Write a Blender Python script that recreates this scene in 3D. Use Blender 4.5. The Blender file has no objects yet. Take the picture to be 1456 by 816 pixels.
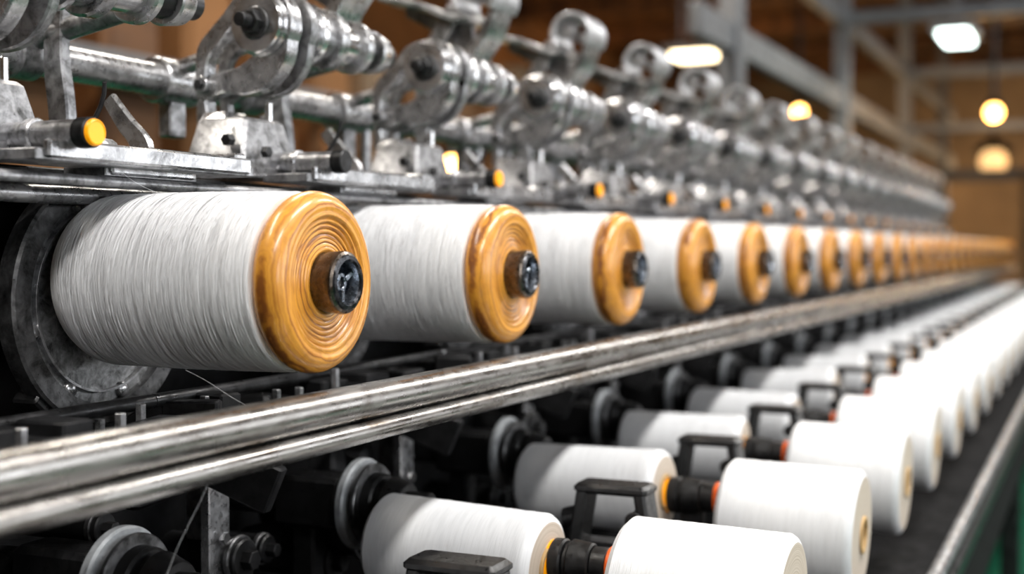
import bpy, math, random, bmesh
from mathutils import Vector, Matrix, Euler
R = random.Random(7)
sc = bpy.context.scene
PI = math.pi

# ------------------------------------------------------------------ materials
def newmat(name):
    m = bpy.data.materials.new(name); m.use_nodes = True
    nt = m.node_tree; b = nt.nodes["Principled BSDF"]
    return m, nt, b
def N(nt, t, **k):
    n = nt.nodes.new(t)
    for a, v in k.items(): setattr(n, a, v)
    return n
def ramp(nt, fac, stops):
    r = N(nt, 'ShaderNodeValToRGB')
    el = r.color_ramp.elements
    while len(el) < len(stops): el.new(0.5)
    for e, (p, c) in zip(el, stops):
        e.position = p; e.color = (c[0], c[1], c[2], 1)
    nt.links.new(fac, r.inputs[0]); return r
def noise(nt, scale, detail=4, vec=None, dist=0.0, rough=.55):
    n = N(nt, 'ShaderNodeTexNoise'); n.inputs['Scale'].default_value = scale
    n.inputs['Detail'].default_value = detail; n.inputs['Distortion'].default_value = dist
    n.inputs['Roughness'].default_value = rough
    if vec is not None: nt.links.new(vec, n.inputs['Vector'])
    return n
def mapping(nt, scale, out='Object'):
    tc = N(nt, 'ShaderNodeTexCoord'); mp = N(nt, 'ShaderNodeMapping')
    mp.inputs['Scale'].default_value = scale
    nt.links.new(tc.outputs[out], mp.inputs['Vector']); return mp.outputs[0]
def bump(nt, b, h, strength, dist):
    bp = N(nt, 'ShaderNodeBump'); bp.inputs['Strength'].default_value = strength
    bp.inputs['Distance'].default_value = dist
    nt.links.new(h, bp.inputs['Height']); nt.links.new(bp.outputs[0], b.inputs['Normal'])

def steel(name, light, dark, rough=.3, metal=.9, scale=28, lo=.35, hi=.62, vs=(1, 1, 1), rust=None, bs=.35, spec=.5, rv=.22):
    m, nt, b = newmat(name)
    v = mapping(nt, vs)
    n = noise(nt, scale, 8, v, .4, .68)
    stops = [(lo, dark), (hi, light)]
    if rust: stops = [(lo - .08, dark), (lo, rust), (lo + .07, [(a + c) / 2 for a, c in zip(dark, light)]), (hi, light)]
    r = ramp(nt, n.outputs[0], stops)
    nt.links.new(r.outputs[0], b.inputs['Base Color'])
    n2 = noise(nt, scale * 3, 6, v)
    mr = N(nt, 'ShaderNodeMapRange'); mr.inputs[1].default_value = .3; mr.inputs[2].default_value = .7
    mr.inputs[3].default_value = rough + rv; mr.inputs[4].default_value = rough - rv * .35
    nt.links.new(n2.outputs[0], mr.inputs[0]); nt.links.new(mr.outputs[0], b.inputs['Roughness'])
    b.inputs['Metallic'].default_value = metal
    b.inputs['Specular IOR Level'].default_value = spec
    if bs: bump(nt, b, n2.outputs[0], bs, .0012)
    return m
M_STEEL = steel('worn_steel', (.62, .62, .635), (.20, .20, .205), .25, .92, 40, .32, .56, bs=.2, rv=.16)
M_CAST = steel('cast_steel', (.42, .42, .435), (.10, .10, .10), .34, .85, 55, .34, .58, bs=.25)
M_BRIGHT = steel('bright_steel', (.82, .82, .83), (.36, .36, .37), .17, .95, 20, bs=.12, rv=.12)
M_RAIL = steel('rail_steel', (.37, .355, .34), (.10, .08, .065), .23, .97, 26, .33, .52, (.35, 1, 1), rust=(.16, .125, .095), bs=.06, rv=.16)
M_DARK = steel('dark_steel', (.06, .06, .063), (.014, .014, .014), .33, .8, 30)
M_RING = steel('blackened_steel_ring', (.19, .19, .195), (.035, .035, .035), .33, .8, 50)
M_BRONZE = steel('bronze_steel', (.20, .16, .13), (.06, .05, .04), .22, .95, 60, bs=.1)
M_HUBB = steel('black_hub_steel', (.05, .052, .058), (.02, .02, .023), .2, .8, 60, bs=.1)
M_HUBI = steel('blued_hub_steel', (.34, .38, .44), (.10, .11, .13), .2, .95, 80, bs=.1)
M_BLACK = steel('black_plastic', (.008, .008, .009), (.004, .004, .004), .33, 0, 40)
M_PLATE = steel('speckled_plate', (.34, .345, .35), (.04, .04, .04), .38, .75, 70)
M_FRAME = steel('painted_frame', (.15, .155, .165), (.09, .095, .105), .5, .1, 6)
M_GREYP = steel('grey_plastic', (.42, .44, .46), (.20, .21, .22), .35, .1, 30)
M_STRAP = steel('satin_strap', (.55, .56, .58), (.28, .28, .29), .35, .7, 30)
M_NBLACK = steel('near_black_metal', (.026, .026, .028), (.004, .004, .004), .42, .5, 18)  # near-black mottled metal, used on machinery parts
M_TRAY = steel('dark_tray', (.009, .009, .010), (.004, .004, .004), .8, 0, 18, spec=.12)

def yarn(name, axis, col=(.82, .83, .85), fine=1400, strength=.5, dk=.78):
    m, nt, b = newmat(name)
    s = [7, 7, 7]; s[axis] = fine / 6
    s2 = [5, 5, 5]; s2[axis] = 60
    n = noise(nt, 6, 3, mapping(nt, s)); n2 = noise(nt, 4, 3, mapping(nt, s2), .6)
    mx = N(nt, 'ShaderNodeMath', operation='MULTIPLY_ADD'); mx.inputs[1].default_value = .5
    nt.links.new(n.outputs[0], mx.inputs[0]); 
    m2 = N(nt, 'ShaderNodeMath', operation='MULTIPLY'); m2.inputs[1].default_value = .5
    nt.links.new(n2.outputs[0], m2.inputs[0]); nt.links.new(m2.outputs[0], mx.inputs[2])
    d = [c * dk for c in col]
    r = ramp(nt, mx.outputs[0], [(.36, d), (.56, col)])
    nt.links.new(r.outputs[0], b.inputs['Base Color'])
    b.inputs['Roughness'].default_value = .5
    b.inputs['Sheen Weight'].default_value = .1
    bump(nt, b, mx.outputs[0], strength, .002)
    return m
M_YARN = yarn('white_thread', 1, (.88, .885, .90), strength=.7, dk=.84)
M_CONE = yarn('white_cone_yarn', 1, (.76, .77, .79), 900, .3, .88)
def endface():
    m, nt, b = newmat('yarn_end_face')
    tc = N(nt, 'ShaderNodeTexCoord'); sp = N(nt, 'ShaderNodeSeparateXYZ'); nt.links.new(tc.outputs['Object'], sp.inputs[0])
    cb = N(nt, 'ShaderNodeCombineXYZ'); nt.links.new(sp.outputs[0], cb.inputs[0]); nt.links.new(sp.outputs[2], cb.inputs[2])
    l = N(nt, 'ShaderNodeVectorMath', operation='LENGTH'); nt.links.new(cb.outputs[0], l.inputs[0])
    mu = N(nt, 'ShaderNodeMath', operation='MULTIPLY'); mu.inputs[1].default_value = 300; nt.links.new(l.outputs['Value'], mu.inputs[0])
    n = N(nt, 'ShaderNodeTexNoise', noise_dimensions='1D'); n.inputs['Scale'].default_value = 2; nt.links.new(mu.outputs[0], n.inputs['W'])
    r = ramp(nt, n.outputs[0], [(.3, (.46, .38, .30)), (.7, (.62, .54, .46))])
    nt.links.new(r.outputs[0], b.inputs['Base Color']); b.inputs['Roughness'].default_value = .7
    return m
M_END = endface()

def wood():
    m, nt, b = newmat('varnished_wood')
    tc = N(nt, 'ShaderNodeTexCoord'); sp = N(nt, 'ShaderNodeSeparateXYZ'); nt.links.new(tc.outputs['Object'], sp.inputs[0])
    cb = N(nt, 'ShaderNodeCombineXYZ'); nt.links.new(sp.outputs[0], cb.inputs[0]); nt.links.new(sp.outputs[2], cb.inputs[2])
    l = N(nt, 'ShaderNodeVectorMath', operation='LENGTH'); nt.links.new(cb.outputs[0], l.inputs[0])
    nz = noise(nt, 18, 4, tc.outputs['Object'], .3)
    a = N(nt, 'ShaderNodeMath', operation='MULTIPLY_ADD'); a.inputs[1].default_value = .013
    nt.links.new(nz.outputs[0], a.inputs[0]); nt.links.new(l.outputs['Value'], a.inputs[2])
    mu = N(nt, 'ShaderNodeMath', operation='MULTIPLY'); mu.inputs[1].default_value = 230; nt.links.new(a.outputs[0], mu.inputs[0])
    n1 = N(nt, 'ShaderNodeTexNoise', noise_dimensions='1D'); n1.inputs['Scale'].default_value = 1.3; n1.inputs['Detail'].default_value = 4
    nt.links.new(mu.outputs[0], n1.inputs['W'])
    r = ramp(nt, n1.outputs[0], [(.27, (.24, .075, .010)), (.40, (.52, .20, .020)), (.56, (.76, .35, .038)), (.72, (.62, .24, .024))])
    n2 = noise(nt, 26, 6, mapping(nt, (1, 1, 1)), 2.0, .6)
    r2 = ramp(nt, n2.outputs[0], [(.34, (.68, .58, .46)), (.50, (.95, .93, .90)), (.7, (1.0, 1.0, 1.0))])
    mx = N(nt, 'ShaderNodeMix', data_type='RGBA', blend_type='MULTIPLY'); mx.inputs[0].default_value = .65
    nt.links.new(r.outputs[0], mx.inputs[6]); nt.links.new(r2.outputs[0], mx.inputs[7])
    nt.links.new(mx.outputs[2], b.inputs['Base Color'])
    b.inputs['Roughness'].default_value = .42; b.inputs['Coat Weight'].default_value = .5; b.inputs['Coat Roughness'].default_value = .18
    bump(nt, b, n1.outputs[0], .2, .0015)
    return m
M_WOOD = wood()
def simple(name, col, rough=.5, emis=0, sc_=20, var=.75, spec=.5):
    m, nt, b = newmat(name)
    n = noise(nt, sc_, 4, mapping(nt, (1, 1, 1)))
    r = ramp(nt, n.outputs[0], [(.3, [c * var for c in col]), (.7, col)])
    nt.links.new(r.outputs[0], b.inputs['Base Color']); b.inputs['Roughness'].default_value = rough
    b.inputs['Specular IOR Level'].default_value = spec
    if emis:
        b.inputs['Emission Color'].default_value = (*col, 1); b.inputs['Emission Strength'].default_value = emis
    return m
M_ORANGE = simple('glowing_orange_plastic', (1, .38, .003), .35, .5, 60, .85)  # slight emission brightens the orange caps, which are no lamps
M_RED = simple('orange_band', (.8, .12, .01), .4)
M_CARD = simple('cardboard', (.55, .36, .16), .7)
M_WHITEL = simple('cool_tube_glow', (.85, 1, .95), .5, 7)
M_COOL = simple('added_strip_glow', (.95, .98, 1), .5, 8)  # glow of the added ceiling strips out of view
M_FILLWIN = simple('window_daylight', (.90, .95, 1), .5, 2.5)  # glowing pane of the added fill windows
M_WARML = simple('warm_bulb_glow', (1, .50, .12), .5, 18)
M_WARMW = simple('warm_white_glow', (1, .80, .50), .5, 7)
M_WARMD = simple('warm_reflection_glow', (1, .60, .25), .5, 1.6)  # glow of the ball that replaces a faint reflection

# ------------------------------------------------------------------ mesh builder
def basis(axis):
    a = Vector(axis).normalized()
    u = a.orthogonal().normalized() if abs(a.z) > .9 else Vector((0, 0, 1)).cross(a).normalized()
    return a, u, a.cross(u).normalized()
class MB:
    def __init__(s): s.v = []; s.f = []; s.m = []; s.mats = []
    def mi(s, mat):
        if mat not in s.mats: s.mats.append(mat)
        return s.mats.index(mat)
    def lathe(s, o, axis, prof, mat, seg=32, phase=0.0):
        a, u, w = basis(axis); o = Vector(o); k = s.mi(mat); prev = None
        for r, t in prof:
            c = o + a * t
            if r < 1e-7: s.v.append(c); cur = [len(s.v) - 1]
            else:
                b0 = len(s.v)
                for i in range(seg):
                    th = 2 * PI * i / seg + phase
                    s.v.append(c + (u * math.cos(th) + w * math.sin(th)) * r)
                cur = list(range(b0, b0 + seg))
            if prev:
                for i in range(seg):
                    j = (i + 1) % seg
                    if len(prev) == 1 and len(cur) == 1: break
                    if len(prev) == 1: f = (prev[0], cur[j], cur[i])
                    elif len(cur) == 1: f = (prev[i], prev[j], cur[0])
                    else: f = (prev[i], prev[j], cur[j], cur[i])
                    s.f.append(f); s.m.append(k)
            prev = cur
    def cyl(s, p0, p1, r, mat, seg=24, r1=None, ch=.0):
        p0 = Vector(p0); p1 = Vector(p1); L = (p1 - p0).length
        r1 = r if r1 is None else r1
        c = min(ch or .06 * min(r, r1) + .0004, L * .3)
        s.lathe(p0, p1 - p0, [(0, 0), (r - c, 0), (r, c), (r1, L - c), (r1 - c, L), (0, L)], mat, seg)
    def ring(s, p0, p1, ro, ri, mat, seg=48):
        p0 = Vector(p0); p1 = Vector(p1); L = (p1 - p0).length; c = min(.12 * (ro - ri), L * .2)
        s.lathe(p0, p1 - p0, [(ri, 0), (ro - c, 0), (ro, c), (ro, L - c), (ro - c, L), (ri + c, L), (ri, L - c), (ri, 0)], mat, seg)
    def box(s, c, size, mat, rot=(0, 0, 0), taper=(1, 1), b=.0):
        c = Vector(c); q = Euler(rot).to_matrix(); k = s.mi(mat)
        hx, hy, hz = [x / 2 for x in size]
        bv = b or min(hx, hy, hz) * .22
        def lay(z, ins, tx, ty):
            pts = []
            X = hx * tx - ins; Y = hy * ty - ins
            for sx, sy in ((1, 1), (-1, 1), (-1, -1), (1, -1)):
                A = (sx * X, sy * (Y - bv), z); B = (sx * (X - bv), sy * Y, z)
                pts += [A, B] if sx * sy > 0 else [B, A]
            return pts
        b0 = len(s.v)
        for L in (lay(-hz, bv, 1, 1), lay(-hz + bv, 0, 1, 1), lay(hz - bv, 0, *taper), lay(hz, bv, *taper)):
            s.v += [c + q @ Vector(p) for p in L]
        s.f.append(tuple(range(b0 + 7, b0 - 1, -1))); s.m.append(k)
        for l in range(3):
            for i in range(8):
                j = (i + 1) % 8; a = b0 + l * 8
                s.f.append((a + i, a + j, a + 8 + j, a + 8 + i)); s.m.append(k)
        s.f.append(tuple(range(b0 + 24, b0 + 32))); s.m.append(k)
    def tube(s, pts, r, mat, seg=10, closed=False):
        pts = [Vector(p) for p in pts]; n = len(pts); k = s.mi(mat); rings = []; pu = None
        for i, p in enumerate(pts):
            if closed: d = pts[(i + 1) % n] - pts[i - 1]
            else: d = pts[min(i + 1, n - 1)] - pts[max(i - 1, 0)]
            d.normalize()
            if pu is None: pu = d.orthogonal().normalized()
            u = (pu - d * pu.dot(d)).normalized(); w = d.cross(u); pu = u
            rr = r[i] if isinstance(r, (list, tuple)) else r
            b0 = len(s.v)
            for j in range(seg):
                th = 2 * PI * j / seg; s.v.append(p + (u * math.cos(th) + w * math.sin(th)) * rr)
            rings.append(b0)
        for i in range(n if closed else n - 1):
            a = rings[i]; b = rings[(i + 1) % n]
            for j in range(seg):
                q = (j + 1) % seg; s.f.append((a + j, a + q, b + q, b + j)); s.m.append(k)
        if not closed:
            s.f.append(tuple(rings[0] + j for j in range(seg - 1, -1, -1))); s.m.append(k)
            s.f.append(tuple(rings[-1] + j for j in range(seg))); s.m.append(k)
    def poly(s, pts, x0, x1, mat, ins=.002):
        k = s.mi(mat); n = len(pts); b0 = len(s.v)
        for (o, i) in pts:
            o = Vector(o); i = Vector(i); d = (i - o).normalized() * ins
            for (p, x) in ((o + d, x0), (o, x0 + ins), (o, x1 - ins), (o + d, x1), (i - d, x1), (i, x1 - ins), (i, x0 + ins), (i - d, x0)):
                s.v.append(Vector((x, p[0], p[1])))
        for a in range(n - 1):
            for j in range(8):
                q = (j + 1) % 8; A = b0 + a * 8
                s.f.append((A + j, A + q, A + 8 + q, A + 8 + j)); s.m.append(k)
        s.f.append(tuple(b0 + j for j in range(7, -1, -1))); s.m.append(k)
        s.f.append(tuple(b0 + (n - 1) * 8 + j for j in range(8))); s.m.append(k)
    def mesh(s, name, angle=35):
        me = bpy.data.meshes.new(name); me.from_pydata([tuple(v) for v in s.v], [], s.f)
        for m in s.mats: me.materials.append(m)
        me.polygons.foreach_set('material_index', s.m)
        me.polygons.foreach_set('use_smooth', [True] * len(s.f))
        bm = bmesh.new(); bm.from_mesh(me); bmesh.ops.recalc_face_normals(bm, faces=bm.faces); bm.to_mesh(me); bm.free()
        me.set_sharp_from_angle(angle=math.radians(angle)); me.update()
        return me
def obj(name, me, parent=None, loc=(0, 0, 0), rot=(0, 0, 0)):
    o = bpy.data.objects.new(name, me); sc.collection.objects.link(o)
    o.location = loc; o.rotation_euler = rot
    if parent: o.parent = parent
    return o
def empty(name, loc=(0, 0, 0)):
    e = obj(name, None, None, loc); e.empty_display_size = .05; return e
def cr(pts, n=5):
    """Catmull-Rom refine a list of (outer, inner) 2-D pairs"""
    out = []; P = [Vector((*o, *i)) for o, i in pts]
    for a in range(len(P) - 1):
        p0 = P[max(a - 1, 0)]; p1 = P[a]; p2 = P[a + 1]; p3 = P[min(a + 2, len(P) - 1)]
        for q in range(n):
            t = q / n
            v = .5 * ((2 * p1) + (p2 - p0) * t + (2 * p0 - 5 * p1 + 4 * p2 - p3) * t * t + (3 * p1 - p0 - 3 * p2 + p3) * t ** 3)
            out.append(((v[0], v[1]), (v[2], v[3])))
    v = P[-1]; out.append(((v[0], v[1]), (v[2], v[3])))
    return out

# ------------------------------------------------------------------ thread bobbins
S = .4; ZB = 1.2
def flange_mesh():
    b = MB()
    prof = [(.012, .034), (.060, .034)]
    for i in range(17):
        th = PI / 2 - PI * i / 16
        prof.append((.0655 + .0155 * math.cos(th), .0172 + .0165 * math.sin(th)))
    ridges = [.0600, .0545, .0495, .0450, .0405, .0365, .0325, .0295]
    depth = [.0022, .0040, .0050, .0056, .0058, .0056, .0050, .0044]
    for rr, dd in zip(ridges, depth):
        prof += [(rr + .0024, dd + .0006), (rr + .0010, dd - .0005), (rr - .0010, dd - .0006), (rr - .0020, dd + .0009)]
    prof.append((.012, .005))
    b.lathe((0, 0, 0), (0, 1, 0), prof, M_WOOD, 96)
    return b.mesh('wooden_flange', 75)
ME_FL = flange_mesh()
def hub_mesh():
    b = MB()
    b.lathe((0, 0, 0), (0, 1, 0), [(.0265, .012), (.0272, -.004), (.0280, -.013), (.0272, -.0158), (.0250, -.0172)], M_BRONZE, 64)
    b.lathe((0, 0, 0), (0, 1, 0), [(.0250, -.0172), (.0238, -.0188), (.0205, -.0192), (.0190, -.0172)], M_HUBB, 64)
    b.lathe((0, 0, 0), (0, 1, 0), [(.0190, -.0172), (.0175, -.0120), (.0165, .000), (.0, .002)], M_HUBI, 64)
    for i in range(3):
        th = i * 2 * PI / 3 + .5
        b.box((.0115 * math.cos(th), -.007, .0115 * math.sin(th)), (.011, .012, .0045), M_HUBI, (0, -th, 0))
    b.ring((0, .002, 0), (0, -.011, 0), .0085, .0050, M_HUBI, 28)
    b.cyl((0, .002, 0), (0, -.0085, 0), .0050, M_DARK, 6)
    return b.mesh('spindle_hub', 35)
ME_HUB = hub_mesh()
def wR(t):
    x = (t - .030) / .228
    r = .0800 + .0012 * math.sin(PI * min(max(x, 0), 1))
    if x > .88: r -= .012 * ((x - .88) / .12) ** 2
    return r
def winding(strands, seed):
    rr = random.Random(seed); b = MB()
    prof = [(.01, .032)]
    n = 150
    for i in range(n + 1):
        t = .032 + .226 * i / n
        prof.append((wR(t) + rr.uniform(-.0003, .0003) - .0006 + .0005 * math.sin(t * 150 + seed), t))
    prof.append((.01, .260))
    b.lathe((0, 0, 0), (0, 1, 0), prof, M_YARN, 96)
    for i in range(strands):
        t0 = .034 + .220 * rr.random(); amp = rr.choice([.0006, .001, .0025, .006, .012]) * rr.uniform(.4, 1.3); ph = rr.uniform(0, 2 * PI)
        a2 = rr.uniform(0, .0009); p2 = rr.uniform(0, 6); lift = rr.uniform(.0, .0008)
        pts = []
        for j in range(56):
            th = 2 * PI * j / 56
            t = t0 + amp * math.sin(th + ph) + a2 * math.sin(3 * th + p2)
            t = min(max(t, .0335), .2565)
            r = wR(t) + lift
            pts.append((r * math.cos(th), t, r * math.sin(th)))
        b.tube(pts, rr.uniform(.00022, .0005), M_YARN, 3, True)
    return b.mesh('thread_winding', 50)
W0 = winding(480, 1); W1 = winding(300, 2); W2 = winding(90, 3)
def backplate():
    b = MB(); cx = .012; cz = -.020
    b.ring((cx, .262, cz), (cx, .285, cz), .122, .101, M_RING, 72)
    b.lathe((cx, .272, cz), (0, 1, 0), [(.012, 0), (.101, 0), (.101, .012)], M_PLATE, 64)
    b.ring((cx, .266, cz), (cx, .276, cz), .0905, .088, M_CAST, 64)
    for i in range(8):
        th = 2 * PI * i / 8 + .30
        x, z = cx + .0945 * math.cos(th), .0945 * math.sin(th) + cz
        b.lathe((x, .273, z), (0, -1, 0), [(.0085, 0), (.0085, .003), (.007, .0055), (.003, .0075), (0, .0078)], M_STEEL, 20)
    b.cyl((0, .255, 0), (0, .34, 0), .022, M_DARK)
    for th in (.2, 2.1, 4.0):
        b.box((cx + .114 * math.cos(th), .283, .114 * math.sin(th) + cz), (.03, .03, .02), M_DARK, (0, -th, 0))
    return b.mesh('spindle_backplate')
ME_BP = backplate()
def core():
    b = MB(); b.cyl((0, .012, 0), (0, .27, 0), .0245, M_CARD); return b.mesh('bobbin_core')
ME_CORE = core()
for n in range(25):
    p = empty('thread_bobbin', (n * S, 0, ZB))
    a = R.uniform(0, 6.28) if n else 0
    obj('wooden_flange', ME_FL, p, rot=(0, a, 0)); obj('spindle_hub', ME_HUB, p, rot=(0, a, 0))
    obj('thread_winding', (W0 if n == 0 else W1 if n == 1 else W2), p, rot=(0, 0 if n < 2 else a, 0))
    obj('bobbin_core', ME_CORE, p); obj('spindle_backplate', ME_BP, p)

# ------------------------------------------------------------------ long machine frame
X0, X1 = -1.3, 10.0
fr = empty('spinning_machine_frame')
b = MB()
b.cyl((X0, .0, 1.0885), (X1, .0, 1.0885), .0170, M_RAIL, 40)
b.cyl((X0, -.008, 1.062), (X1, -.008, 1.062), .0100, M_RAIL, 32)
b.box(((X0 + X1) / 2, .012, 1.074), (X1 - X0, .016, .03), M_DARK)
b.box(((X0 + X1) / 2, .05, 1.066), (X1 - X0, .07, .012), M_NBLACK)
obj('front_rail', b.mesh('front_rail'), fr)
b = MB()
b.cyl((X0, .42, 1.433), (8.6, .42, 1.433), .0195, M_STEEL, 32)
b.cyl((X0, .25, 1.279), (8.6, .25, 1.279), .0085, M_STEEL, 24)
b.cyl((X0, .20, 1.290), (8.6, .20, 1.290), .005, M_CAST, 20)
b.box(((X0 + 8.6) / 2, .31, 1.298), (8.6 - X0, .08, .014), M_DARK)
b.box(((X0 + 8.6) / 2, .34, 1.262), (8.6 - X0, .03, .05), M_NBLACK)
obj('cross_shaft', b.mesh('cross_shaft'), fr)
b = MB()
b.box(((X0 + X1) / 2, .375, .74), (X1 - X0, .03, 1.02), M_TRAY)
b.box(((X0 + X1) / 2, -.04, .715), (X1 - X0, .78, .03), M_TRAY)
b.box(((X0 + X1) / 2, -.415, .665), (X1 - X0, .02, .11), M_TRAY)
b.box(((X0 + X1) / 2, .10, .36), (X1 - X0, .40, .70), M_TRAY)
b.cyl((X0, -.418, .782), (X1, -.418, .782), .011, M_CAST, 24)
b.box(((X0 + X1) / 2, -.42, .752), (X1 - X0, .03, .03), M_DARK)
for x in range(0, 10, 2): b.box((x + 1.5, -.36, .31), (.06, .06, .62), M_DARK)
for z in (1.02, 1.10, 1.135, 1.165, 1.195, 1.225):
    b.box((-.78, .335, z), (1.0, .02, .009), M_RING)
obj('machine_body', b.mesh('machine_body'), fr)
b = MB()
for k in range(-2, 24):
    x = .115 + .4 * k
    b.box((x, .215, .87), (.034, .012, .40), M_STEEL); b.box((x + .014, .235, .87), (.008, .05, .40), M_CAST)
    b.box((x, .19, 1.045), (.05, .07, .03), M_DARK)
    b.cyl((x, .205, .93), (x, .2, .93), .007, M_BRIGHT, 6); b.cyl((x, .205, .80), (x, .2, .80), .007, M_BRIGHT, 6)
obj('support_posts', b.mesh('support_posts'), fr)

# ------------------------------------------------------------------ pressure arms (levers on top)
def arc(cy, cz, ro, ri, a0, a1, n=14):
    out = []
    for i in range(n + 1):
        a = a0 + (a1 - a0) * i / n
        out.append(((cy + ro * math.cos(a), cz + ro * math.sin(a)), (cy + ri * math.cos(a), cz + ri * math.sin(a))))
    return out
def arm_mesh():
    b = MB()
    hy, hz = .245, 1.482
    def c(x0, x1, r, m, seg=36, r1=None): b.cyl((x0, hy, hz), (x1, hy, hz), r, m, seg, r1)
    # protruding bolt, nut, washer on the face of the cast hub
    c(-.038, -.012, .0080, M_DARK, 16); c(-.022, -.008, .0140, M_DARK, 6); c(-.010, .002, .0185, M_RING)
    b.ring((-.008, hy, hz), (.004, hy, hz), .034, .0195, M_BRIGHT, 40)
    c(.0, .034, .0365, M_STEEL); c(.034, .050, .026, M_DARK); c(.050, .082, .033, M_STEEL, 36, .029); c(.082, .090, .038, M_BRIGHT)
    c(.090, .122, .028, M_CAST); c(.122, .138, .037, M_STEEL); c(.138, .144, .028, M_DARK); c(.144, .19, .0265, M_BRIGHT, 36, .024)
    c(.19, .202, .033, M_STEEL); c(.202, .235, .021, M_DARK); c(.235, .262, .028, M_STEEL, 36, .024); c(.262, .285, .015, M_DARK)
    # cast wrench-shaped arm: hooked jaw, leg down to the block
    for x0, x1, mm in ((.004, .024, M_STEEL), (.046, .058, M_CAST)):
        b.poly(arc(hy, hz, .042, .026, math.radians(215), math.radians(70), 18), x0, x1, mm)
        top = [((hy + .012, hz + .041), (hy + .010, hz + .018)), ((hy + .036, hz + .034), (hy + .028, hz + .012)),
               ((hy + .056, hz + .014), (hy + .043, hz - .002)), ((hy + .074, hz - .002), (hy + .060, hz - .020)),
               ((hy + .090, hz - .020), (hy + .073, hz - .032)), ((hy + .093, hz - .050), (hy + .077, hz - .052)), 
               ((hy + .091, hz - .085), (hy + .077, hz - .085)), ((hy + .091, hz - .112), (hy + .072, hz - .112))]
        b.poly(cr(top), x0, x1, mm)
        low = [((hy - .038, hz - .014), (hy - .010, hz - .006)), ((hy - .032, hz - .044), (hy + .0, hz - .024)),
               ((hy - .008, hz - .070), (hy + .016, hz - .036)), ((hy + .026, hz - .078), (hy + .034, hz - .046)),
               ((hy + .055, hz - .074), (hy + .055, hz - .050)), ((hy + .084, hz - .086), (hy + .080, hz - .058))]
        b.poly(cr(low), x0, x1, mm)
    b.cyl((-.004, hy + .080, hz - .064), (.066, hy + .080, hz - .064), .010, M_STEEL, 20)
    b.cyl((-.008, hy + .080, hz - .064), (.0, hy + .080, hz - .064), .006, M_DARK, 6)
    # tapered bearing block with screws
    b.box((.020, .285, 1.346), (.110, .085, .062), M_CAST, taper=(.70, .8), b=.004)
    b.box((.020, .285, 1.315), (.125, .100, .012), M_STEEL)
    b.box((.010, .300, 1.378), (.050, .04, .014), M_STEEL, taper=(.8, .8))
    b.cyl((.042, .262, 1.370), (.042, .262, 1.398), .0045, M_BRIGHT, 12); b.cyl((.052, .275, 1.370), (.052, .275, 1.385), .006, M_STEEL, 6)
    b.cyl((-.030, .262, 1.35), (-.041, .262, 1.35), .007, M_DARK, 6); b.cyl((.0, .24, 1.338), (.0, .232, 1.338), .007, M_DARK, 6)
    # ledge segment carrying the thread guide
    b.box((-.26, .205, 1.308), (.30, .060, .010), M_CAST); b.box((-.26, .174, 1.313), (.28, .008, .016), M_STEEL, b=.002)
    b.box((-.20, .205, 1.318), (.10, .04, .012), M_DARK, taper=(.9, .7)); b.box((-.13, .20, 1.316), (.018, .05, .020), M_STEEL)
    for x in (-.35, -.24, -.16): b.cyl((x, .190, 1.310), (x, .190, 1.322), .006, M_DARK, 6)
    b.box((-.345, .215, 1.322), (.035, .03, .018), M_STEEL, (0, 0, .3), taper=(.7, .7))
    b.box((.165, .225, 1.300), (.13, .05, .010), M_CAST); b.box((.165, .20, 1.304), (.12, .008, .014), M_STEEL, b=.002)
    b.box((.13, .235, 1.318), (.04, .035, .028), M_CAST, taper=(.7, .7)); b.cyl((.13, .235, 1.33), (.13, .235, 1.345), .007, M_DARK, 6)
    # links to the rear shaft + clamps
    b.cyl((.06, hy + .01, hz), (.06, .42, 1.445), .010, M_STEEL, 16)
    b.cyl((.24, hy + .01, hz), (.22, .42, 1.445), .012, M_CAST, 16)
    b.cyl((.03, .42, 1.433), (.10, .42, 1.433), .028, M_STEEL, 32); b.box((.065, .42, 1.395), (.03, .02, .06), M_CAST)
    b.cyl((.20, .42, 1.433), (.235, .42, 1.433), .026, M_CAST, 32)
    b.cyl((.14, .43, 1.30), (.14, .43, 1.44), .009, M_CAST, 14)
    # curved wire guide
    pts = [(.105 + .010 * math.sin(t * .5), .225 + .025 * math.cos(t * .4), 1.31 + .010 * t) for t in range(0, 8)]
    b.tube(pts, .0022, M_DARK, 8)
    # curved plate linkages rising at the back to the strap brackets
    b.poly(cr([((.35, 1.32), (.375, 1.32)), ((.353, 1.38), (.38, 1.375)), ((.36, 1.44), (.385, 1.43)), ((.35, 1.52), (.375, 1.53)), ((.30, 1.60), (.325, 1.615))]), .215, .23, M_CAST)
    b.poly(cr([((.235, 1.315), (.262, 1.315)), ((.24, 1.338), (.265, 1.333)), ((.262, 1.360), (.278, 1.348)), ((.285, 1.385), (.297, 1.375))]), .205, .213, M_STEEL)
    # socket carrying the cap
    b.cyl((-.37, .28, 1.327), (-.37, .153, 1.327), .0120, M_CAST, 24)
    b.cyl((-.37, .165, 1.327), (-.37, .150, 1.327), .0132, M_DARK, 24)
    b.cyl((-.37, .22, 1.327), (-.37, .21, 1.327), .0145, M_STEEL, 24)
    return b.mesh('pressure_arm')
ME_ARM = arm_mesh()
bc = MB(); bc.lathe((0, 0, 0), (0, -1, 0), [(.0, -.004), (.0108, -.004), (.0115, .001), (.0108, .0035), (.0100, .0040), (.0092, .0032), (0, .0032)], M_ORANGE, 32)
ME_CAP = bc.mesh('orange_cap')
for k in range(-1, 18):
    p = empty('pressure_arm', (.24 + .4 * k, 0, 0))
    obj('lever_and_bearing', ME_ARM, p)
    if k != 1:
        obj('orange_cap', ME_CAP, p, (-.37, .150, 1.327))

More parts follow.
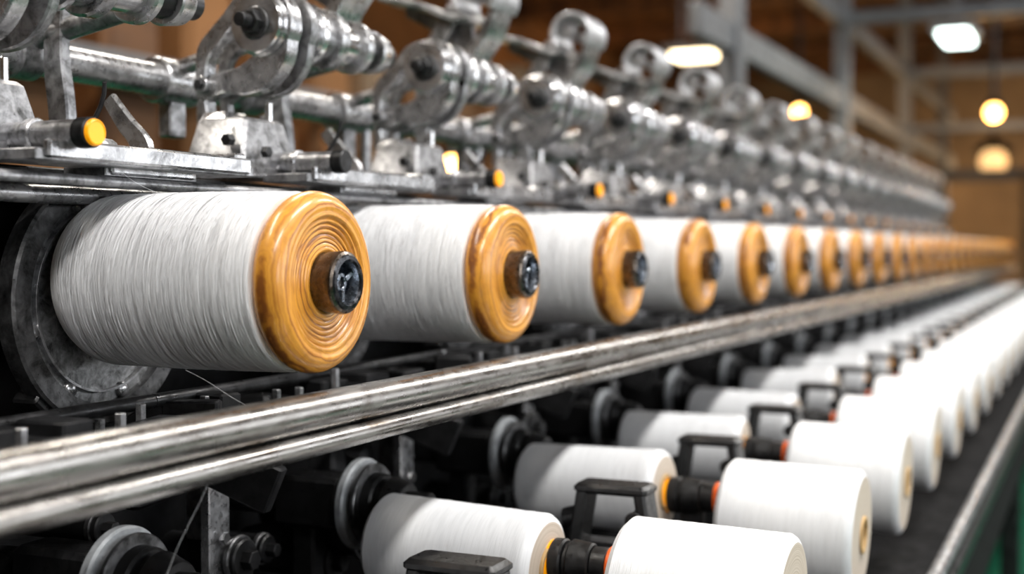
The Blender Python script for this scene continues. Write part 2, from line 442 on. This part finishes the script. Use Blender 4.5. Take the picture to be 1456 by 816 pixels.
def scroll():
    b = MB()
    b.poly(arc(0, 0, .040, .031, math.radians(-80), math.radians(215), 24), -.045, .045, M_STRAP)
    b.poly(cr([((-.033, -.023), (-.024, -.016)), ((-.02, -.058), (-.004, -.052)), ((.005, -.095), (.024, -.088)), ((.01, -.135), (.03, -.135))]), -.03, .03, M_STEEL)
    b.poly(cr([((.007, -.039), (.006, -.030)), ((.05, -.034), (.05, -.024)), ((.10, -.012), (.10, -.002)), ((.17, .004), (.17, .012))]), -.045, .045, M_STRAP)
    b.poly([((.02, -.09), (.02, -.03)), ((.07, -.055), (.07, -.028)), ((.14, -.018), (.14, .0))], -.006, .006, M_CAST)
    b.cyl((-.050, 0, 0), (.050, 0, 0), .010, M_CAST, 20)
    return b.mesh('scroll_bracket')
ME_SCR = scroll()
for k in range(0, 17):
    obj('strap_bracket', ME_SCR, fr, (.48 + .4 * k, .27, 1.622))

# ------------------------------------------------------------------ lower creel
def cone_mesh(r0, r1, L, name):
    b = MB(); rr = random.Random(3)
    prof = [(r0 * .5, 0), (r0 - .006, 0), (r0, .006)]
    for i in range(1, 30): 
        t = i / 30; prof.append((r0 + (r1 - r0) * t + rr.uniform(-.0002, .0002), .006 + (L - .014) * t))
    prof += [(r1, L - .008), (r1 - .003, L - .003), (r1 - .008, L)]
    b.lathe((0, 0, 0), (0, -1, 0), prof, M_CONE, 72)
    b.lathe((0, 0, 0), (0, -1, 0), [(r1 - .008, L), (.024, L + .001), (.0235, L - .03)], M_END, 72)
    b.ring((0, -.02, 0), (0, -L - .004, 0), .0235, .019, M_CARD, 32)
    b.lathe((0, 0, 0), (0, -1, 0), [(r0 * .5, 0), (0, 0)], M_END, 48)
    return b.mesh(name)
C1 = cone_mesh(.053, .055, .200, 'yarn_cone_small'); C2 = cone_mesh(.078, .080, .170, 'yarn_cone_large')
def chuck():
    b = MB()
    def c(y0, y1, r, m, r1=None): b.cyl((0, y0, 0), (0, y1, 0), r, m, 40, r1)
    b.ring((0, .185, 0), (0, .174, 0), .052, .034, M_GREYP, 56); c(.20, .178, .036, M_BLACK)
    b.ring((0, .168, 0), (0, .162, 0), .047, .032, M_RING, 56)
    c(.176, .148, .038, M_BLACK, .036); c(.15, .138, .030, M_BLACK); c(.14, .118, .034, M_BLACK, .028); c(.13, .09, .019, M_BLACK)
    c(.36, .19, .022, M_DARK)
    b.box((.0, .24, .0), (.05, .09, .06), M_BLACK); b.box((.0, .25, -.10), (.03, .03, .22), M_NBLACK)
    return b.mesh('cone_chuck')
ME_CH = chuck()
def mid():
    b = MB()
    def c(y0, y1, r, m, r1=None): b.cyl((0, y0, 0), (0, y1, 0), r, m, 36, r1)
    c(-.098, -.106, .022, M_ORANGE); c(-.104, -.118, .024, M_BLACK); c(-.118, -.124, .020, M_BLACK); c(-.124, -.148, .0245, M_BLACK, .022)
    c(-.148, -.166, .019, M_BLACK); c(-.166, -.171, .021, M_RED); c(-.171, -.18, .018, M_BLACK)
    b.box((0, -.135, -.09), (.02, .03, .17), M_BLACK)
    return b.mesh('spindle_coupling')
ME_MID = mid()
def brk():
    b = MB()
    b.box((0, 0, .028), (.044, .088, .012), M_BLACK, b=.004)
    for y in (-.039, .039):
        b.box((0, y, -.005), (.040, .014, .072), M_BLACK, (.16 * (1 if y > 0 else -1), 0, 0), b=.003)
    b.box((0, 0, -.040), (.034, .085, .014), M_BLACK); b.box((0, .0, -.115), (.026, .026, .15), M_BLACK)
    b.cyl((-.024, -.03, -.005), (.024, -.03, -.005), .011, M_BLACK)
    b.cyl((0, .039, -.005), (0, .062, -.012), .012, M_BLACK, 20)
    return b.mesh('yarn_guide_bracket')
ME_BR = brk()
for k in range(-1, 24):
    x = .264 + .4 * k
    p = empty('yarn_cone', (x, .100, .907)); obj('yarn_package', C1, p, rot=(math.radians(3), R.uniform(0, 6), 0)) 
    p = empty('yarn_cone', (x, -.182, .880)); obj('yarn_package', C2, p, rot=(math.radians(2), 0, 0))
    obj('cone_chuck', ME_CH, empty('cone_chuck_holder', (x + .035, -.03, .938)))
    obj('spindle_coupling', ME_MID, fr, (x, 0, .905))
    obj('yarn_guide_bracket', ME_BR, fr, (x + .156, -.115, .928))

def drive(seed):
    rr = random.Random(seed); b = MB()
    for i in range(6):
        x, y, z = rr.uniform(-.15, .15), rr.uniform(.22, .32), rr.uniform(.80, 1.04)
        b.box((x, y, z), (rr.uniform(.03, .08), rr.uniform(.04, .09), rr.uniform(.03, .07)), M_NBLACK, (rr.uniform(-.3, .3), rr.uniform(-.5, .5), 0), taper=(rr.uniform(.6, 1), .8))
    for i in range(5):
        x, z = rr.uniform(-.16, .16), rr.uniform(.80, 1.05); r = rr.uniform(.014, .034); y = rr.uniform(.16, .24)
        b.cyl((x, y + .1, z), (x, y, z), r, rr.choice([M_NBLACK, M_NBLACK, M_BLACK]), 28); b.cyl((x, y + .005, z), (x, y - .012, z), r * .5, M_NBLACK, 6)
        b.ring((x, y + .012, z), (x, y + .006, z), r * 1.15, r * .7, M_RING, 28)
    b.box((0, .20, 1.035), (.06, .08, .03), M_NBLACK)
    b.box((.05, .18, 1.005), (.018, .10, .05), M_NBLACK, (.4, 0, .2))
    return b.mesh('drive_unit')
DR = [drive(11), drive(12), drive(13)]
for k in range(-2, 24):
    obj('drive_unit', DR[k % 3], fr, (.05 + .4 * k, 0, 0))
def under(seed):
    rr = random.Random(seed); b = MB()
    for i in range(7):
        x = rr.uniform(-.17, .17)
        b.box((x, rr.uniform(.14, .24), rr.uniform(1.065, 1.08)), (rr.uniform(.02, .07), rr.uniform(.03, .06), .02), rr.choice([M_DARK, M_NBLACK, M_NBLACK]), (0, 0, rr.uniform(-.5, .5)))
        x = rr.uniform(-.17, .17); y = rr.uniform(.12, .22); b.cyl((x, y, 1.06), (x, y, rr.uniform(1.075, 1.095)), .005, M_CAST, 6)
    b.cyl((-.2, .20, 1.085), (.2, .20, 1.085), .007, M_DARK, 16)
    return b.mesh('under_mechanism')
UN = [under(21), under(22)]
for k in range(-2, 24): obj('under_mechanism', UN[k % 2], fr, (.2 + .4 * k, 0, 0))

b = MB()
def strand(p0, p1, sag):
    p0, p1 = Vector(p0), Vector(p1); pts = []
    for i in range(14):
        t = i / 13; p = p0.lerp(p1, t); p.z -= sag * math.sin(PI * t); p.x += .002 * math.sin(9 * t); pts.append(p)
    b.tube(pts, .00020, M_YARN, 4)
strand((-.05, .12, 1.122), (-.04, .02, 1.075), .0); strand((-.14, .02, 1.06), (-.17, .06, .95), .004)
strand((-.09, .2, 1.33), (.02, .18, 1.275), .01)
obj('loose_yarn_ends', b.mesh('loose_yarn_ends'), fr)

# ------------------------------------------------------------------ hall
def boxobj(name, c, size, mat, parent=None):
    b = MB(); b.box(c, size, mat, b=.01); return obj(name, b.mesh(name), parent)
M_FLOOR = simple('green_floor', (.002, .10, .048), .85, 0, 3, .8, .15)
M_WALL = simple('brown_wall', (.26, .115, .035), .8, 0, 1.2, .3)
M_WALLF = simple('pale_brown_wall', (.24, .165, .10), .8, 0, .8, .4)
def plank():
    m, nt, bb = newmat('wood_ceiling')
    n = noise(nt, 2, 5, mapping(nt, (.3, 5, 1))); r = ramp(nt, n.outputs[0], [(.35, (.05, .02, .007)), (.65, (.20, .085, .025))])
    nt.links.new(r.outputs[0], bb.inputs['Base Color']); bb.inputs['Roughness'].default_value = .7; return m
M_CEIL = plank()
HX0, HX1, HY0, HY1, HZ = -5, 19, -4.5, 5.5, 3.9
boxobj('floor', ((HX0 + HX1) / 2, .5, -.05), (HX1 - HX0, 10.2, .1), M_FLOOR)
boxobj('ceiling', ((HX0 + HX1) / 2, .5, HZ + .05), (HX1 - HX0, 10.2, .1), M_CEIL)
boxobj('wall_back', ((HX0 + HX1) / 2, HY1 + .05, HZ / 2), (HX1 - HX0, .1, HZ), M_WALL)
boxobj('wall_far', (HX1 + .05, .5, HZ / 2), (.1, 10.2, HZ), M_WALLF)
boxobj('wall_near', (HX0 - .05, .5, HZ / 2), (.1, 10.2, HZ), M_WALLF)
boxobj('wall_front', ((HX0 + HX1) / 2, HY0 - .05, HZ / 2), (HX1 - HX0, .1, HZ), M_WALLF)
b = MB()
for i in range(12): b.box((HX0 + 1 + 2 * i, .5, HZ - .10), (.12, 9.9, .2), M_CEIL)
obj('ceiling_rafters', b.mesh('ceiling_rafters'))
b = MB()
for x in (4.9, 7.67, 10.6, 13.5):
    b.box((x, .94, HZ / 2), (.13, .10, HZ), M_FRAME)
for x in (7.67, 10.6): b.box((x, -.6, 2.72), (.09, 3.0, .09), M_FRAME)
for z, w in ((2.19, .14), (2.72, .12)): b.box((9.4, .94, z), (10.2, .06, w), M_FRAME)
b.box((10.6, -.5, 2.25), (.07, 2.8, .07), M_FRAME); b.box((13.5, -.5, 2.0), (.09, 2.8, .12), M_FRAME)
b.box((13.5, -.1, 1.0), (.3, .5, 2.0), M_WALLF)
obj('steel_gantry', b.mesh('steel_gantry'))
b = MB(); rr = random.Random(5)
for i in range(24):
    x = 1 + i * .45
    b.box((x, 2.75, 1.1 + rr.uniform(-.1, .3)), (.3, .3, 2.0 + rr.uniform(-.4, .5)), rr.choice([M_WALL, M_CEIL, M_WALLF]))
b.box((6.6, 2.5, 1.85), (12, .1, .12), M_FRAME); b.box((6.6, 2.5, 1.25), (12, .1, .10), M_FRAME)
obj('storage_rack', b.mesh('storage_rack'))

def light(name, kind, loc, energy, col, parent=None, size=None, rot=(0, 0, 0), rad=.08):
    l = bpy.data.lights.new(name, kind); l.energy = energy; l.color = col
    if kind == 'AREA': l.shape = 'RECTANGLE'; l.size, l.size_y = size
    else: l.shadow_soft_size = rad
    o = bpy.data.objects.new(name, l); sc.collection.objects.link(o); o.location = loc; o.rotation_euler = rot
    if parent: o.parent = parent
    return o
def pendant(loc, rad, mat, e, col):
    p = empty('pendant_lamp', loc); b = MB()
    b.lathe((0, 0, 0), (0, 0, 1), [(0, -rad)] + [(rad * math.cos(t), rad * math.sin(t)) for t in [(-80 + 16 * i) * PI / 180 for i in range(11)]] + [(0, rad)], mat, 24)
    obj('bulb', b.mesh('bulb'), p)
    b = MB(); b.lathe((0, 0, 0), (0, 0, 1), [(rad * 1.5, rad * .8), (rad * .8, rad * 1.5), (.02, rad * 1.9), (.012, HZ - loc[2])], M_DARK, 24)
    obj('shade', b.mesh('shade'), p)
    light('bulb_light', 'POINT', (0, 0, -rad - .05), e, col, p)
pendant((9.65, .15, 2.27), .06, M_WARML, 25, (1, .6, .25))
pendant((10.04, 1.72, 2.38), .05, M_WARML, 30, (1, .6, .25))
pendant((4.37, 2.11, 1.62), .035, M_WARML, 8, (1, .6, .25))
pendant((12.5, 3.6, 2.3), .08, M_WARML, 90, (1, .6, .3))  # lamp added to warm up the background
pendant((17.1, .69, 2.36), .17, M_WARMD, 120, (1, .66, .36))  # glowing ball stands in for a faint warm reflection
pendant((16.5, -1.6, 2.6), .08, M_WARML, 130, (1, .7, .42))  # added out of view to brighten the far wall
pendant((3.5, 4.2, 2.9), .08, M_WARML, 90, (1, .6, .3))  # added out of view to light the brown back wall
pendant((.8, 4.2, 2.9), .08, M_WARML, 70, (1, .6, .3))  # second added lamp for the back wall, also out of view
def tube_lamp(loc, L, mat, e, col, ax='X', w=.12):
    p = empty('ceiling_light', loc); b = MB()
    s = (L, w, .05) if ax == 'X' else (w, L, .05)
    b.box((0, 0, .035), (s[0] + .06, s[1] + .08, .04), M_FRAME); b.box((0, 0, 0), (s[0], s[1], .05), mat, b=.012)
    for q in (-.35, .35):
        d = (q * L, 0, 0) if ax == 'X' else (0, q * L, 0)
        b.cyl((d[0], d[1], .05), (d[0], d[1], HZ - loc[2]), .008, M_FRAME, 8)
    obj('fixture', b.mesh('fixture'), p)
    light('tube_light', 'AREA', (0, 0, -.06), e, col, p, (s[0], s[1]))
tube_lamp((7.43, .21, 2.52), .45, M_WHITEL, 10, (.85, 1, .95), 'X', .18)
tube_lamp((6.77, 1.67, 2.41), .25, M_WARMW, 15, (1, .85, .6), 'Y', .2)
for x, e in ((-1.6, 66), (.8, 64), (3.2, 46), (5.8, 42), (8.6, 40)): tube_lamp((x, -1.15, 3.3), 1.5, M_COOL, e, (1, .965, .92), 'X', .25)  # unseen aisle strips, added for overhead key and metal reflections
for x in (-.6, 2.0, 4.4): tube_lamp((x, 1.3, 3.4), 1.4, M_COOL, 40, (1, .91, .78), 'X', .25)  # unseen row added behind the machine for rim highlights
for i, x in enumerate((-2.2, .6, 3.4, 6.4)):  # unseen windows added as soft fill and for rail reflections
    p = empty('window_%d' % (i + 1), (x, HY0 + .02, 2.1)); b = MB()
    for dx in (-.9, 0, .9): b.box((dx, 0, 0), (.06, .06, 1.7), M_FRAME)
    for dz in (-.85, 0, .85): b.box((0, 0, dz), (1.86, .06, .06), M_FRAME)
    b.box((0, -.01, 0), (1.8, .01, 1.7), M_FILLWIN)
    obj('frame', b.mesh('frame'), p)
    light('daylight', 'AREA', (0, .08, 0), 36, (.95, .97, 1), p, (1.8, 1.7), (PI / 2, 0, 0))  # area fill placed in front of each added pane

w = bpy.data.worlds.new('World'); sc.world = w; w.use_nodes = True
w.node_tree.nodes['Background'].inputs[0].default_value = (.7, .7, .7, 1); w.node_tree.nodes['Background'].inputs[1].default_value = .1

# ------------------------------------------------------------------ camera
cd = bpy.data.cameras.new('camera'); cam = bpy.data.objects.new('camera', cd); sc.collection.objects.link(cam)
cam.location = (-.98, -.62, 1.23)
cam.rotation_euler = Vector((.9107, .4131, -.0297)).to_track_quat('-Z', 'Y').to_euler()
cd.sensor_width = 36; cd.lens = 1850 / 1456 * 36; cd.clip_start = .02
cd.dof.use_dof = True; cd.dof.focus_distance = 1.22; cd.dof.aperture_fstop = 2.8
sc.camera = cam
sc.view_settings.view_transform = 'Standard'
sc.view_settings.look = 'None'
sc.view_settings.exposure = 0.0
